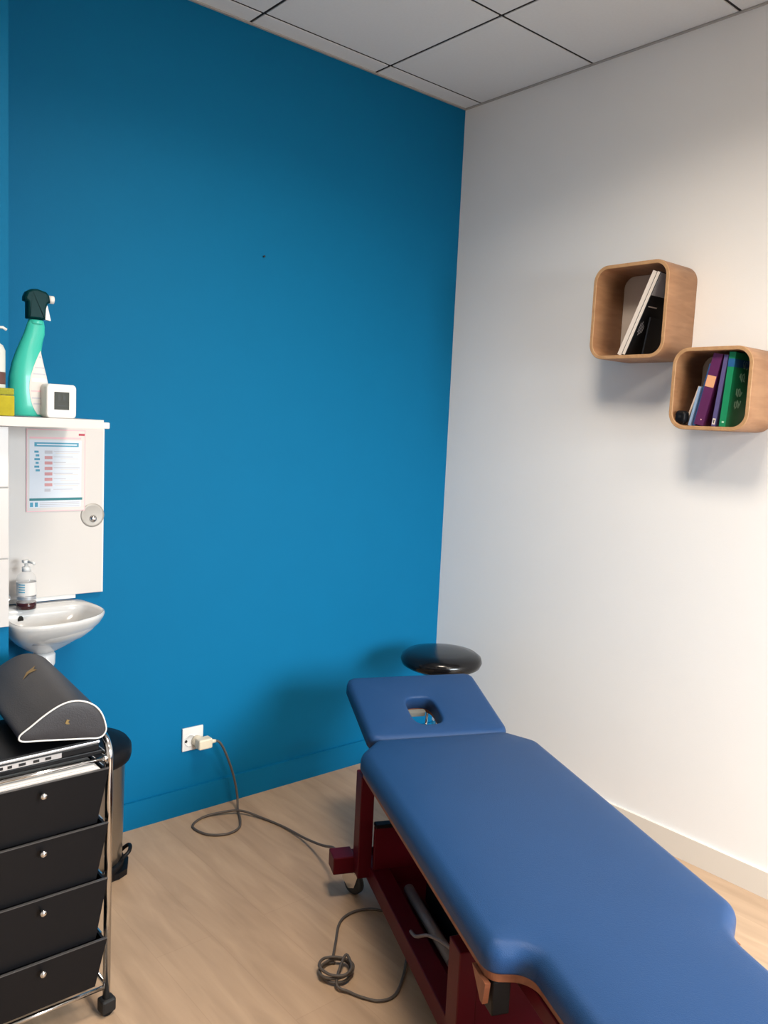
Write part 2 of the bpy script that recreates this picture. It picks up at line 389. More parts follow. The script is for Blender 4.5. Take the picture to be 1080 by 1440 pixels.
# match hole points by direction seen from the opening's centre
def ring_from(polyp, n=96):
    P = [Vector(q) for q in dense(polyp, .003)]; c = Vector((HXO, hc)); res = []
    for k in range(n):
        th = 2*math.pi*k/n; d = Vector((math.cos(th), math.sin(th))); b = max(P, key=lambda q: (q-c).normalized().dot(d)); res.append((b.x, b.y))
    return res
outer = ring_from(rrect(-.25, .25, 0, hl, .035, 8)); hole = ring_from(hole)
th_ = .050; rr_ = .020; hr = .009; rg = []
rg.append([(x, y, 0) for x, y in outer])
for k in range(7): a = math.pi/2*k/6; rg.append([(x, y, th_-rr_+rr_*math.sin(a)) for x, y in offset(outer, rr_*(1-math.cos(a)))])
oo = offset(outer, rr_*1.4); ho = offset(hole, -hr*1.5)
rg.append([(x, y, th_+.001) for x, y in oo])
rg.append([(x, y, th_+.001) for x, y in ho])
for k in range(6): a = math.pi/2*k/5; rg.append([(x, y, th_-hr+hr*math.cos(a)) for x, y in offset(hole, -hr*(1-math.sin(a)))])
rg.append([(x, y, 0) for x, y in hole])
rg = [[Rh @ Vector(p) for p in q] for q in rg]
MB().rings(rg, loop=True).build('headrest', 'bluevinyl', bed)
rg = []
o2 = offset(outer, .012); h2 = offset(hole, -.006)
rg = [[(x, y, -.016) for x, y in o2], [(x, y, -.0005) for x, y in o2], [(x, y, -.0005) for x, y in h2], [(x, y, -.016) for x, y in h2]]
MB().rings([[Rh @ Vector(p) for p in q] for q in rg], loop=True, smooth=False).build('headrest_board', 'plywood', bed)
# grey rest plate and chrome bracket seen through the opening
mb = MB(); mb.prism(rrect(HXO-.048, HXO+.034, hc+.056, hc+.079, .008), -.017, -.002, Rh); mb.build('rest_pad', mat('grey_foam', (112, 112, 106), .7), bed)
mb = MB(); pts = [Rh @ Vector(p) for p in ((-.044, hc+.066, -.0175), (-.044, hc+.064, -.085), (-.039, hc+.064, -.094), (.020, hc+.064, -.094), (.025, hc+.064, -.085), (.025, hc+.066, -.010))]
mb.tube(pts, .0045, 8); mb.build('rest_bracket', 'chrome', bed)
# frame under the top
zr = ZT-.0825
for s in (-1, 1):
    MB().box(s*.20-.02, s*.20+.02, yy(2.62), yy(1.24), zr-.04, zr, bev=.003).build('top_rail', 'red', bed)
    MB().box(s*.235-.03, s*.235+.03, yy(2.70), yy(1.18), .075, .135, bev=.003).build('base_rail', 'red', bed)
    MB().box(s*.283-.0225, s*.283+.0225, yy(1.30), yy(1.235), .098, zr-.001, bev=.003).build('head_post', 'red', bed)
for s in (-1, 1):
    MB().box(s*.283-.0225, s*.283+.0225, yy(2.15), yy(2.085), .098, zr-.03, bev=.003).build('foot_post', 'red', bed)
    MB().box(s*.272-.020, s*.272+.020, yy(2.295), yy(2.235), zr-.075, zr-.0005, bev=.003).build('corner_block', 'black_plastic', bed)
    MB().prism([(yy(2.295), zr-.001), (yy(2.225), zr-.001), (yy(2.275), zr-.050), (yy(2.287), zr-.050)], s*.302-.008, s*.302+.004, Matrix(((0, 0, 1, 0), (1, 0, 0, 0), (0, 1, 0, 0), (0, 0, 0, 1)))).build('corner_bracket', 'plywood', bed)
MB().box(-.2595, .2595, yy(1.325), yy(1.305), .1365, .275, bev=.002).build('head_panel', 'red', bed)
MB().box(-.204, .204, yy(1.325), yy(1.305), .0865, .136).build('head_panel_skirt', 'red', bed)
MB().box(-.2595, .2595, yy(1.330), yy(1.300), .2755, .288, bev=.003).build('panel_cap', 'black_plastic', bed)
MB().box(-.2595, .2595, yy(2.145), yy(2.125), .136, zr-.045, bev=.002).build('foot_panel', 'red', bed)
MB().box(-.204, .204, yy(2.62), yy(1.24), .076, .086).build('base_pan', 'red', bed)
for s_, nm in ((1.205, 'head_crossbar'), (2.66, 'foot_crossbar')):
    MB().box(-.345, .345, yy(s_)-.03, yy(s_)+.03, .095, .135, bev=.003).build(nm, 'red', bed)
for s in (-1, 1):
    MB().box(min(s*.30, s*.372), max(s*.30, s*.372), yy(1.205)-.042, yy(1.205)+.03, .088, .145, bev=.004).build('crossbar_end', 'red', bed)
# lift arms and actuator
mb = MB()
for s in (-1, 1): mb = MB(); mb.cyl((s*.08, yy(1.40), .11), (s*.08, yy(2.10), zr-.07), .020, 10); mb.build('lift_arm', 'red', bed)
act = MB(); act.cyl((-.172, yy(1.42), .118), (-.172, yy(1.80), .130), .017, 16); act.build('actuator', mat('actuator_grey', (120, 112, 110), .4), bed)
ar = MB(); ar.cyl((-.172, yy(1.80), .130), (-.172, yy(2.122), .150), .009, 12); ar.build('actuator_rod', 'chrome', bed)
mo = MB(); mo.box(-.13, .05, yy(1.75), yy(1.45), .0865, .21, bev=.012); mo.build('motor', 'black_plastic', bed)
cb = MB(); cb.tube(spline([(-.245, yy(1.66), .140), (-.243, yy(1.70), .150), (-.232, yy(1.77), .195), (-.21, yy(1.85), .215), (-.17, yy(1.95), .20), (-.14, yy(2.05), .15), (-.12, yy(2.1), .10)], 8), .005, 6); cb.build('control_cable', mat('pale_cable', (120, 110, 108), .5), bed)
# casters
def caster(x, y, rz):
    c = empty('caster', (x, y, 0), rz); c.parent = bed
    fk = MB()
    for s in (-1, 1): fk.prism([(-.014, .030), (.010, .022), (.036, .050), (.036, .080), (-.030, .080)], s*.0165-.002, s*.0165+.002, Matrix.Rotation(math.pi/2, 4, 'X'))
    fk.box(-.030, .036, -.0185, .0185, .0785, .083).cyl((.003, 0, .083), (.003, 0, .095), .011, 10)
    fk.build('fork', 'chrome', c)
    wh = MB(); wh.rings([[(q*math.cos(2*math.pi*k/20), yv, .037+q*math.sin(2*math.pi*k/20)) for k in range(20)] for q, yv in ((.022, -.0115), (.032, -.0115), (.037, -.007), (.037, .007), (.032, .0115), (.022, .0115))])
    wh.build('wheel', 'rubber', c)
    hb = MB(); hb.cyl((0, -.0145, .037), (0, .0145, .037), .010, 12); hb.build('hub', 'chrome', c)
for x, s_, rz in ((-.292, 1.215, 2.2), (.292, 1.215, .6), (-.292, 2.665, 1.4), (.292, 2.665, 2.6)): caster(x, yy(s_), rz)

# ================================================================== STOOL
st = empty('stool', (-.345, -.385, 0), 0, 'round black padded stool behind the table headrest in the corner', 'stool')
zs = .602
seat = MB(); seat.lathe([(.10, zs-.068), (.150, zs-.066), (.166, zs-.056), (.173, zs-.038), (.168, zs-.020), (.150, zs-.007), (.11, zs), (.05, zs+.003), (.006, zs+.0035)], seg=48); seat.build('seat', 'blackvinyl', st)
MB().lathe([(.11, zs-.082), (.13, zs-.0685)], seg=32).build('seat_plate', 'black_plastic', st)
col = MB(); col.cyl((0, 0, .085), (0, 0, .30), .026, 18); col.cyl((0, 0, .29), (0, 0, zs-.082), .015, 16); col.build('gas_column', 'chrome', st)
for k in range(5):
    a = 2*math.pi*k/5+.3; c, s = math.cos(a), math.sin(a)
    MB().tube([(.02*c, .02*s, .10), (.12*c, .12*s, .088), (.205*c, .205*s, .068)], .016, 8, radii=[.022, .018, .012]).build('leg', 'black_plastic', st)
    wq = MB(); p = Vector((.205*c, .205*s, .027)); d = Vector((-s, c, 0)); wq.cyl(p-d*.018, p+d*.018, .027, 16); wq.cyl(p+Vector((0, 0, .02)), p+Vector((0, 0, .05)), .008, 8); wq.build('caster', 'rubber', st)

# ================================================================== BOX SHELVES AND BOOKS
def box_shelf(y0, y1, z0, z1, d, r, label):
    o = empty('box_shelf', (0, (y0+y1)/2, z0), 0, label, 'shelf', 'bent wood box shelves on the white wall')
    hw_, h_ = (y1-y0)/2, z1-z0; th = .013
    out = rrect(-hw_, hw_, 0, h_, r, 10); inn = offset(out, th)
    ch = .0015
    rings = [[(-.001, y, z) for y, z in inn], [(-.001, y, z) for y, z in out], [(-d+ch, y, z) for y, z in out], [(-d, y, z) for y, z in offset(out, ch)], [(-d, y, z) for y, z in offset(out, th-ch)], [(-d+ch, y, z) for y, z in inn]]
    body = MB(); body.rings(rings[0:2], cap0=False, cap1=False, smooth=False); body.rings(rings[1:3], cap0=False, cap1=False); body.rings(rings[5:6]+rings[0:1], cap0=False, cap1=False)
    body.build('shell', 'oak', o)
    rim = MB(); rim.rings(rings[2:6], cap0=False, cap1=False, smooth=False); rim.build('rim', 'oak_edge', o)
    bk = MB(); bi = offset(out, th+.0005); bk.rings([[(-.002, y, z) for y, z in bi], [(-.008, y, z) for y, z in bi]], smooth=False); bk.build('back_panel', 'grey_back', o)
    return o
BD = .185
box_shelf(-1.222, -.912, 1.825, 2.163, BD, .058, 'upper wooden box shelf with rounded corners holding two leaning books')
box_shelf(-1.545, -1.262, 1.580, 1.855, BD, .058, 'lower wooden box shelf with rounded corners holding upright books')
def book(name, label, ypos, zbase, thick, height, depth, lean, cover, xf, group, pages='paper', marks=()):
    """spine faces the room (-x); lean>0 tips the top towards -y. local: y thickness (0 is the -y side), z height"""
    o = empty(name, (xf, ypos, zbase), 0, label, 'book', group); o.rotation_euler = (lean, 0, 0)
    c = .0018
    cv = MB(); cv.box(0, depth, 0, c, 0, height).box(0, depth, thick-c, thick, 0, height).box(0, c*1.2, c, thick-c, 0, height)
    cv.build('cover', cover, o)
    MB().box(c*1.2+.0004, depth-.004, c+.0003, thick-c-.0003, .003, height-.003).build('pages', pages, o)
    for nm, m, side, a0, a1, z0_, z1_ in marks:
        mb = MB()
        if side == 'spine': mb.box(-.0006, .0, a0, a1, z0_, z1_)
        else: mb.box(a0, a1, -.0006, .0, z0_, z1_)
        mb.build(nm, m, o)
    return o
G1, G2 = 'books in the upper box shelf', 'books in the lower box shelf'
M['bk_white'] = book_mat('white_book', (232, 222, 212)); M['bk_black'] = book_mat('black_book', (16, 17, 21), .6)
M['bk_purple'] = book_mat('purple_book', (92, 36, 84)); M['bk_violet'] = book_mat('violet_book', (92, 84, 132)); M['bk_green'] = book_mat('green_book', (26, 138, 92))
M['bk_blue'] = book_mat('blue_book', (52, 88, 140)); M['bk_pale'] = book_mat('pale_blue_book', (142, 168, 200)); M['bk_cream'] = book_mat('cream_book', (226, 206, 190))
M['peach'] = mat('peach_label', (226, 166, 124), .6); M['band_blue'] = mat('blue_band', (30, 92, 150), .5); M['mint'] = mat('mint_print', (176, 226, 196), .6)

xf = -.160
lean = math.radians(23)
book('book', 'white thin book leaning in the upper box shelf, left of the black one', -1.0350, 1.8386, .0165, .312, .148, lean, 'bk_white', xf, G1)
book('book', 'black covered book leaning in the upper box shelf, right of the white one', -1.0538, 1.8386, .0165, .308, .148, lean, 'bk_black', xf, G1, marks=[
    ('spine_strip', 'bk_white', 'spine', .0030, .0145, .001, .307), ('pale_cover_field', 'print_grey', 'cover', .001, .129, .225, .306), ('cover_line', 'bk_white', 'cover', .012, .065, .183, .187),
    ('cover_mark', 'print_grey', 'cover', .012, .0135, .09, .125), ('cover_mark', 'print_grey', 'cover', .020, .0215, .08, .13), ('cover_mark', 'print_grey', 'cover', .028, .0295, .085, .12), ('cover_mark', 'print_grey', 'cover', .036, .0375, .09, .115)])
book('book', 'thin black booklet tucked under the leaning books in the upper box shelf', -1.112, 1.8386, .006, .135, .12, math.radians(9), 'bk_black', xf+.022, G1)  # added black slab, fills the dark wedge right of the leaning books
zb = 1.5936; d2 = math.radians
book('book', 'green upright book with a blue band, rightmost in the lower box shelf', -1.457, zb, .022, .244, .14, d2(3.5), 'bk_green', xf, G2, marks=[
    ('blue_band', 'band_blue', 'cover', .0, .10, .196, .222), ('blue_band', 'band_blue', 'spine', .0004, .0216, .196, .222),
    
    ('mint_print', 'mint', 'spine', .006, .014, .012, .018)])
gb = [o for o in COL.objects if o.name.startswith('book') and o.get('label', '').startswith('green')][0]
def ribbon(pts, wd, nm, parent):
    rg_ = []
    for i_, (x, z) in enumerate(pts):
        a_, b_2 = Vector(pts[max(0, i_-1)]), Vector(pts[min(len(pts)-1, i_+1)]); t_ = (b_2-a_).normalized(); n_ = Vector((-t_.y, t_.x))*wd/2
        rg_.append([(x+n_.x, -.0006, z+n_.y), (x-n_.x, -.0006, z-n_.y), (x-n_.x, 0, z-n_.y), (x+n_.x, 0, z+n_.y)])
    return MB().rings(rg_, smooth=False).build(nm, 'mint', parent)
for cx_, cz_, ph in ((.066, .165, 0.), (.056, .115, 1.3), (.058, .076, 2.4), (.074, .206, .6)):
    ribbon([(cx_-.018+.036*k/10+.004*math.sin(k*1.9+ph), cz_+.013*math.sin(k*1.15+ph)) for k in range(11)], .0055, 'white_print', gb)
book('book', 'thin violet book standing between the purple and green books', -1.4215, zb, .014, .236, .13, d2(6.2), 'bk_violet', xf, G2, marks=[('white_label', 'bk_white', 'spine', .002, .012, .006, .026), ('label_dot', 'bk_black', 'spine', .005, .009, .010, .022)])
book('book', 'thick purple book with a peach label on its spine', -1.3775, zb, .033, .242, .13, d2(12), 'bk_purple', xf, G2, marks=[('spine_label', 'peach', 'spine', .0008, .0322, .130, .168), ('spine_dot', 'pink', 'spine', .010, .014, .018, .022)])
book('book', 'dark blue book leaning directly left of the purple book', -1.3436, zb, .0115, .212, .12, d2(12), 'bk_blue', xf+.012, G2)
book('book', 'short pale blue book leaning left of the dark blue book', -1.3315, zb, .008, .134, .12, d2(12), 'bk_pale', xf, G2)
book('book', 'small cream book leaning behind the black case in the lower box shelf', -1.3085, zb+.004, .006, .135, .09, d2(17), 'bk_cream', -.146, G2)
bl = empty('glasses_case', (-.182, -1.306, zb+.004), 0, 'small black case lying at the left inside the lower box shelf', 'case')
cs_ = MB(); pad(cs_, rrect(0, .033, -.0155, .0225, .008), .001, .046, .012, rb=.015, step=.01); cs_.build('shell', 'black_plastic', bl)
MB().box(-.0008, .004, -.002, .008, .022, .030).build('clasp', 'black_matte', bl)

# ================================================================== BASIN ALCOVE
sp = empty('splashback', (-1.87, 0, .918), 0, 'white splashback panel on the blue wall above the hand basin', 'splashback panel')
PX0, PX1 = -2.064-(-1.87), -1.676-(-1.87)
MB().box(PX0, PX1, -.018, -.0005, 0, .574, bev=.0015).build('board', 'white_gloss', sp)
MB().box(PX1, PX1+.004, -.016, -.0005, 0, .574).build('edge_strip', 'white_plastic', sp)
MB().box(PX0, PX1-.09, -.012, -.002, -.014, -.0005).build('sealant', 'white_plastic', sp)
# shelf across the alcove, notched round the projecting wall
sh = empty('wall_shelf', (-1.9, 0, 1.496), 0, 'long white shelf above the basin carrying the teal spray bottle and small clock', 'shelf')
SF = -.385; SR = -1.822
poly_s = [(x+1.9, y) for x, y in [(-3.0, SF), (SR, SF), (SR, -.001), (AX+.001, -.001), (AX+.001, AY-.001), (-3.0, AY-.001)]]
MB().prism(poly_s, 0, .026).build('board', 'white_gloss', sh)
MB().box(SR+1.9, SR+1.9+.024, SF+.012, -.002, .0, .019, bev=.003).build('end_cleat', 'white_plastic', sh)
# poster
po = empty('poster', (-1.836, -.0208, 1.208), 0, 'hand washing notice in a clear sleeve on the white panel', 'poster')
PW, PH = .193, .273; hw_ = PW/2
def flat(name, m, x0, x1, z0, z1, k, parent): return MB().box(x0*PW-hw_, x1*PW-hw_, -.0003*(k+1), -.0003*k, z0*PH, z1*PH).build(name, m, parent)
flat('sheet', 'paper', 0, 1, 0, 1, 1, po)
for b in ((0, 1, 0, .012), (0, 1, .988, 1), (0, .015, .012, .988), (.985, 1, .012, .988)): flat('sleeve_edge', 'pink', *b, 2, po)
flat('pink_rule', 'pink', .05, .92, .885, .905, 2, po)
flat('red_mark', 'red_mark', .88, .985, .93, .955, 2, po)
flat('print_field', 'print_pale', .05, .93, .05, .87, 2, po)
flat('header_bar', 'print_blue', .13, .88, .79, .84, 3, po)
flat('header_gap', 'print_pale', .17, .85, .807, .822, 4, po)
for k in range(6): flat('step_mark', 'print_blue', .13+.02*(k % 2), .20+.01*(k % 3), .715-.045*k, .74-.045*k, 3, po)
for k in range(8): flat('step_picture', 'pink_dark' if k not in (0, 7) else 'print_grey', .30, .43-(.03 if k == 7 else 0), .705-.066*k, .742-.066*k, 3, po)
for k in range(8):
    flat('text_line', 'print_grey', .45, .9-.12*(k % 3), .728-.066*k, .736-.066*k, 3, po); flat('text_line', 'paper', .48+.09*(k % 2), .88, .708-.066*k, .716-.066*k, 3, po)
flat('footer_bar', 'print_teal', .05, .95, .135, .165, 3, po)
for k in range(3): flat('text_line', 'print_grey', .22, .9, .06+.022*k, .068+.022*k, 3, po)
for k in range(2): flat('footer_icon', 'print_blue', .06+.08*k, .11+.08*k, .06, .115, 3, po)
# round metal hook plate partly under the poster corner
hk = empty('round_hook', (-1.712, -.0182, 1.190), 0, 'round brushed metal hook disc at the corner of the notice', 'hook')
RX = Matrix.Rotation(math.pi/2, 4, 'X')
def lathe_y(mb, prof, seg=32, c=(0, 0, 0)):
    return mb.rings([[(c[0]+r*math.cos(2*math.pi*k/seg), c[1]-h, c[2]+r*math.sin(2*math.pi*k/seg)) for k in range(seg)] for r, h in prof])
d_ = MB(); lathe_y(d_, [(.039, 0), (.041, .0006), (.0405, .0016), (.034, .0019), (.031, .0014), (.006, .0013)], 40); d_.build('disc', mat('dull_metal', (168, 163, 156), .5, .35), hk)
d_ = MB(); lathe_y(d_, [(.013, .0013), (.012, .004), (.010, .006), (.009, .009), (.003, .010)], 20, (.002, 0, -.012)); d_.build('peg', 'chrome', hk)

# wash basin
ba = empty('hand_basin', (-1.915, -.165, .90), 0, 'small white ceramic hand basin mounted on the blue wall', 'basin')
rim = [(-2.061, -.004), (-1.99, -.003), (-1.90, -.003), (-1.80, -.004), (-1.756, -.022), (-1.741, -.075), (-1.734, -.15), (-1.740, -.205), (-1.764, -.252), (-1.808, -.293), (-1.865, -.320), (-1.93, -.334), (-1.995, -.331), (-2.040, -.310), (-2.060, -.265), (-2.063, -.19), (-2.063, -.10)]
rim = [(x+1.915, y+.165) for x, y in rim]
ro = [(v.x, v.y) for v in spline([(x, y, 0) for x, y in rim], 5, True)]
def shrink(k, dy=0., dx=0.): return [(x*k+dx, y*k+dy) for x, y in ro]
rg = []
for z, k, dy in ((-.135, .17, .03), (-.128, .26, .03), (-.112, .45, .035), (-.090, .64, .033), (-.060, .83, .018), (-.035, .94, .007), (-.016, .985, .001), (-.006, 1., 0), (-.001, .99, 0)):
    rg.append([(x, min(y+dy, .161), z) for x, y in shrink(k)])
inner = lambda k: [(x*k+.004, (y*k)*(.80)-.030*k-.012, 0) for x, y in ro]
rg.append([(x, y, .001) for x, y in shrink(.965)])
for z, k in ((0., .90), (-.004, .87), (-.02, .83), (-.05, .74), (-.075, .58), (-.088, .35), (-.092, .08)): rg.append([(x, y, z) for x, y, _ in inner(k)])
MB().rings(rg).build('bowl', 'ceramic', ba)
ov = MB(); lathe_y(ov, [(.007, 0), (.007, .003), (.005, .0035)], 16); o_ = ov.build('overflow_hole', 'black_matte', ba, loc=(-.058, .070, -.034)); o_.rotation_euler.x = .35; o_.scale = (1.3, 1, 2.6)
dr = MB(); dr.lathe([(.020, -.0915), (.022, -.0895), (.014, -.0885), (.004, -.0885)], (.004, -.015, 0), 20); dr.build('drain', 'chrome', ba)
tr = MB(); tr.lathe([(.022, -.205), (.026, -.185), (.030, -.18), (.034, -.172), (.035, -.14), (.030, -.1345), (.012, -.134)], (.0, .02, 0), 24); tr.build('trap_cup', 'pvc', ba)
tp = MB(); tp.tube(spline([(0, .02, -.19), (0, .02, -.27), (0, .035, -.30), (0, .07, -.315), (0, .1635, -.318)], 6), .0195, 14); tp.build('waste_pipe', 'pvc', ba)
# tap behind the soap
ta = empty('tap', (-2.030, -.050, .902), 0, 'small chrome tap on the basin deck behind the soap bottle', 'tap')
t_ = MB(); t_.cyl((0, 0, 0), (0, 0, .012), .020, 18, .017); t_.cyl((0, 0, .011), (0, 0, .075), .0115, 16); t_.tube(spline([(0, 0, .055), (.006, -.03, .062), (.010, -.07, .055), (.011, -.078, .040)], 5), .008, 10); t_.build('body', 'chrome', ta)
t_ = MB(); t_.cyl((0, 0, .074), (0, 0, .086), .014, 16, .012); t_.tube([(0, 0, .083), (-.012, .014, .098)], .004, 8); t_.build('lever', 'chrome', ta)
# soap bottle
so = empty('soap_bottle', (-1.953, -.090, .9015), 0, 'clear pump bottle of dark liquid soap standing on the basin', 'soap bottle')
s_ = MB(); s_.lathe([(.025, 0), (.0295, .003), (.030, .012), (.030, .098), (.027, .110), (.018, .120), (.0125, .124)], seg=28); s_.build('bottle', 'clear', so)
s_ = MB(); s_.lathe([(.020, -.0002), (.0298, .0028), (.0304, .012), (.0304, .024)], seg=28); s_.build('liquid', 'amber', so)
s_ = MB(); s_.lathe([(.0304, .048), (.0304, .090)], seg=28, cap0=False, cap1=False); s_.build('label', 'paper', so)
for k in range(4): q = MB(); q.rings([[(.0307*math.cos(a), .0307*math.sin(a), .058+.008*k+h) for a in [math.radians(205+5*i) for i in range(9)]] for h in (0, .0035)], close_u=False, cap0=False, cap1=False); q.build('label_line', 'print_blue', so)
s_ = MB(); s_.lathe([(.0304, .034), (.0304, .044)], seg=28, cap0=False, cap1=False); s_.build('label_band', 'silver', so)
s_ = MB(); s_.lathe([(.0135, .1235), (.0135, .138), (.0055, .1385), (.0055, .150)], seg=18); s_.build('collar', 'white_plastic', so)
s_ = MB(); s_.box(-.012, .012, -.012, .012, .150, .161, bev=.004); s_.tube([(.0, -.005, .156), (.012, -.026, .155), (.015, -.032, .150)], .0045, 8); s_.build('pump_head', 'white_plastic', so)

# ---- things on the shelf
ZS = 1.5222; KX, KZ = .00207, .00204
sy = -.30
def bx(px): return (px-42)*KX
def bz(py): return (586-py)*KZ
sb = empty('spray_bottle', (-1.978+(42-57)*KX, sy, ZS), 0, 'teal spray bottle with a dark green trigger head on the white shelf', 'spray bottle')
prof = [(585, 19, 69, .026), (582, 17, 71, .029), (570, 15, 71, .031), (550, 13, 69, .031), (530, 14, 65, .030), (510, 18, 60, .028), (495, 23, 57, .025), (480, 29, 59, .021), (468, 34, 62, .018), (458, 37, 62, .0165), (452, 39, 61, .0155), (449, 40, 60, .0145)]
rg = []
for py, a, b, dp in prof:
    c, h = (bx(a)+bx(b))/2, (bx(b)-bx(a))/2
    rg.append([(c+h*math.copysign(abs(math.cos(t))**.8, math.cos(t)), dp*math.sin(t), max(bz(py), .0)) for t in [2*math.pi*k/32 for k in range(32)]])
MB().rings(rg).build('bottle', 'teal', sb)
lab = [(54, 491), (57, 502), (61, 516), (64, 530), (66.5, 545), (68, 560), (69, 575), (68, 582), (48, 582), (42, 573), (38, 560), (36.5, 545), (38, 530), (43, 514), (49, 500)]
def on_bottle(px, py, lift=.0008):
    x, z = bx(px), bz(py)
    for (p0, a0, b0, d0), (p1, a1, b1, d1) in zip(prof, prof[1:]):
        if p1 <= py <= p0:
            t = (p0-py)/(p0-p1); a, b, d = a0+(a1-a0)*t, b0+(b1-b0)*t, d0+(d1-d0)*t; break
    c, h = (bx(a)+bx(b))/2, (bx(b)-bx(a))/2; u = min(.985, abs((x-c)/h)); th = math.acos(u**(1/.8))
    return (x, -d*math.sin(th)-lift, z)
rows = []
for py in range(492, 583, 6):
    def span(poly, y):
        xs_ = []
        for i in range(len(poly)):
            (xa, ya), (xb, yb) = poly[i-1], poly[i]
            if (ya-y)*(yb-y) <= 0 and ya != yb: xs_.append(xa+(xb-xa)*(y-ya)/(yb-ya))
        return min(xs_), max(xs_)
    a, b = span(lab, py); rows.append([on_bottle(a+(b-a)*k/8, py) for k in range(9)])
MB().rings(rows, close_u=False, cap0=False, cap1=False).build('label', 'paper', sb)
for py, h, m_ in ((500, 2, 'print_grey'), (515, 2, 'print_grey'), (524, 2, 'print_grey'), (531, 5, 'print_pale'), (548, 2, 'pink'), (558, 2, 'print_grey'), (566, 2, 'print_grey')):
    a, b = span(lab, py+1); a += 2; b -= 2
    MB().rings([[on_bottle(a+(b-a)*k/8, q, .0014) for k in range(9)] for q in (py, py+h)], close_u=False, cap0=False, cap1=False).build('label_line', m_, sb)
cl = MB(); cl.lathe([(.0195, 0), (.0205, .002), (.0205, .007), (.019, .010)], (bx(50), 0, bz(455)), 24); cl.build('collar', 'teal', sb)
hd = MB()
hp = [(37, 448), (37, 424), (33, 424), (33, 418), (36, 411), (42, 407), (50, 406), (62, 409), (66, 413), (68, 423), (64, 425), (62, 432), (61, 448)]
hq = [(bx(a), bz(b)) for a, b in round_poly(hp, 1.8, 4)]
hd.rings([[(x, y, z) for x, z in offset(hq, k)] for y, k in ((-.018, .006), (-.016, .0025), (-.012, 0), (.012, 0), (.016, .0025), (.018, .006))]); hd.build('trigger_head', 'dark_teal', sb)
nz = MB(); nz.cyl((bx(67), 0, bz(418)), (bx(74), 0, bz(418)), .0115, 14); nz.build('nozzle', 'white_plastic', sb)
tg = MB(); tg.prism([(bx(a), bz(b)) for a, b in ((63, 425), (65, 428), (69.5, 448), (62, 447), (62, 436))], -.007, .007, Matrix(((1, 0, 0, 0), (0, 0, 1, 0), (0, 1, 0, 0), (0, 0, 0, 1)))); tg.build('trigger', 'white_plastic', sb)
# clock
ck = empty('clock', (-1.943, -.345, ZS), math.radians(4), 'small white digital clock with grey display on the white shelf', 'clock')
c_ = MB(); h_ = .044; o_ = rrect(-h_, h_, 0, .098, .012, 6)
YM = Matrix(((1, 0, 0, 0), (0, 0, 1, 0), (0, 1, 0, 0), (0, 0, 0, 1)))
c_.rings([[(x, y, z) for x, z in (o_ if k == 0 else offset(o_, k))] for y, k in ((.030, .003), (.028, 0), (-.022, 0), (-.025, .003))]); c_.build('case', 'white_plastic', ck)
MB().box(-.022, .022, -.0262, -.025, .025, .076, bev=.0004).build('display', 'lcd', ck)
for x0, x1, z0, z1 in ((-.012, -.004, .052, .066), (.003, .011, .052, .066), (-.014, .010, .034, .038)): MB().box(x0, x1, -.0266, -.0263, z0, z1).build('display_segment', 'lcd_ink', ck)
for x0, x1, z0, z1 in ((-.010, .010, .081, .0825), (-.008, .008, .017, .0185)): MB().box(x0, x1, -.0258, -.025, z0, z1).build('face_mark', 'print_grey', ck)
# things at the far left end of the shelf
jr = empty('dispenser_bottle', (-2.118, -.338, ZS), 0, 'frosted bottle with a white spout at the left end of the shelf', 'bottle')
j_ = MB(); j_.lathe([(.026, 0), (.030, .004), (.030, .10), (.030, .182), (.024, .196), (.012, .204), (.012, .214)], seg=28); j_.build('bottle', 'clear_pale', jr)
j_ = MB(); j_.lathe([(.0304, .088), (.0304, .122)], seg=28, cap0=False, cap1=False); j_.build('label', mat('brown_label', (92, 60, 56), .6), jr)
j_ = MB(); j_.lathe([(.014, .213), (.014, .232), (.005, .233), (.005, .240)], seg=16); j_.box(-.010, .010, -.008, .008, .239, .250, bev=.003); j_.tube([(.006, 0, .245), (.024, 0, .246), (.034, 0, .240)], .004, 8); j_.build('pump', 'white_plastic', jr)
sg = empty('sponge', (-2.105, -.372, ZS), math.radians(-6), 'yellow and green cleaning sponge at the left end of the shelf', 'sponge')
s_ = MB(); pad(s_, rrect(-.050, .030, -.0105, .0, .004), .001, .058, .004, rb=.003); s_.build('foam', 'yellow', sg)
s_ = MB(); pad(s_, rrect(-.049, .029, -.0105, .0, .004), .0590, .078, .004, rb=.003); s_.build('scourer', mat('olive_scourer', (150, 150, 44), .9, noise=.4, nscale=120), sg)

# ================================================================== TROLLEY
CX0, CX1, CY0, CY1 = -2.322, -1.999, -.889, -.525      # post centre lines
tro = empty('trolley', ((CX0+CX1)/2, (CY0+CY1)/2, 0), 0, 'black drawer trolley with chrome posts standing below the basin', 'trolley')
hx, hy = (CX1-CX0)/2, (CY1-CY0)/2
for s in (-1, 1):
    zt = .738
    arc = [(s*hx, -hy, .040), (s*hx, -hy, zt-.05)]+[(s*hx, -hy+.05*(1-math.cos(a)), zt-.05+.05*math.sin(a)) for a in [math.pi/2*k/6 for k in range(1, 7)]]
    full = arc+[(x, -y, z) for x, y, z in reversed(arc)]
    MB().tube(full, .0095, 12).build('side_hoop', 'chrome', tro)
    for z in (.078, .690): MB().cyl((s*hx, -hy, z), (s*hx, hy, z), .006, 8).build('side_rail', 'chrome', tro)
for y in (-hy, hy):
    for z in (.077, .690): 
        MB().cyl((-hx, y, z), (hx, y, z), .0058, 10).build('cross_rail', 'chrome', tro)
bb = MB()
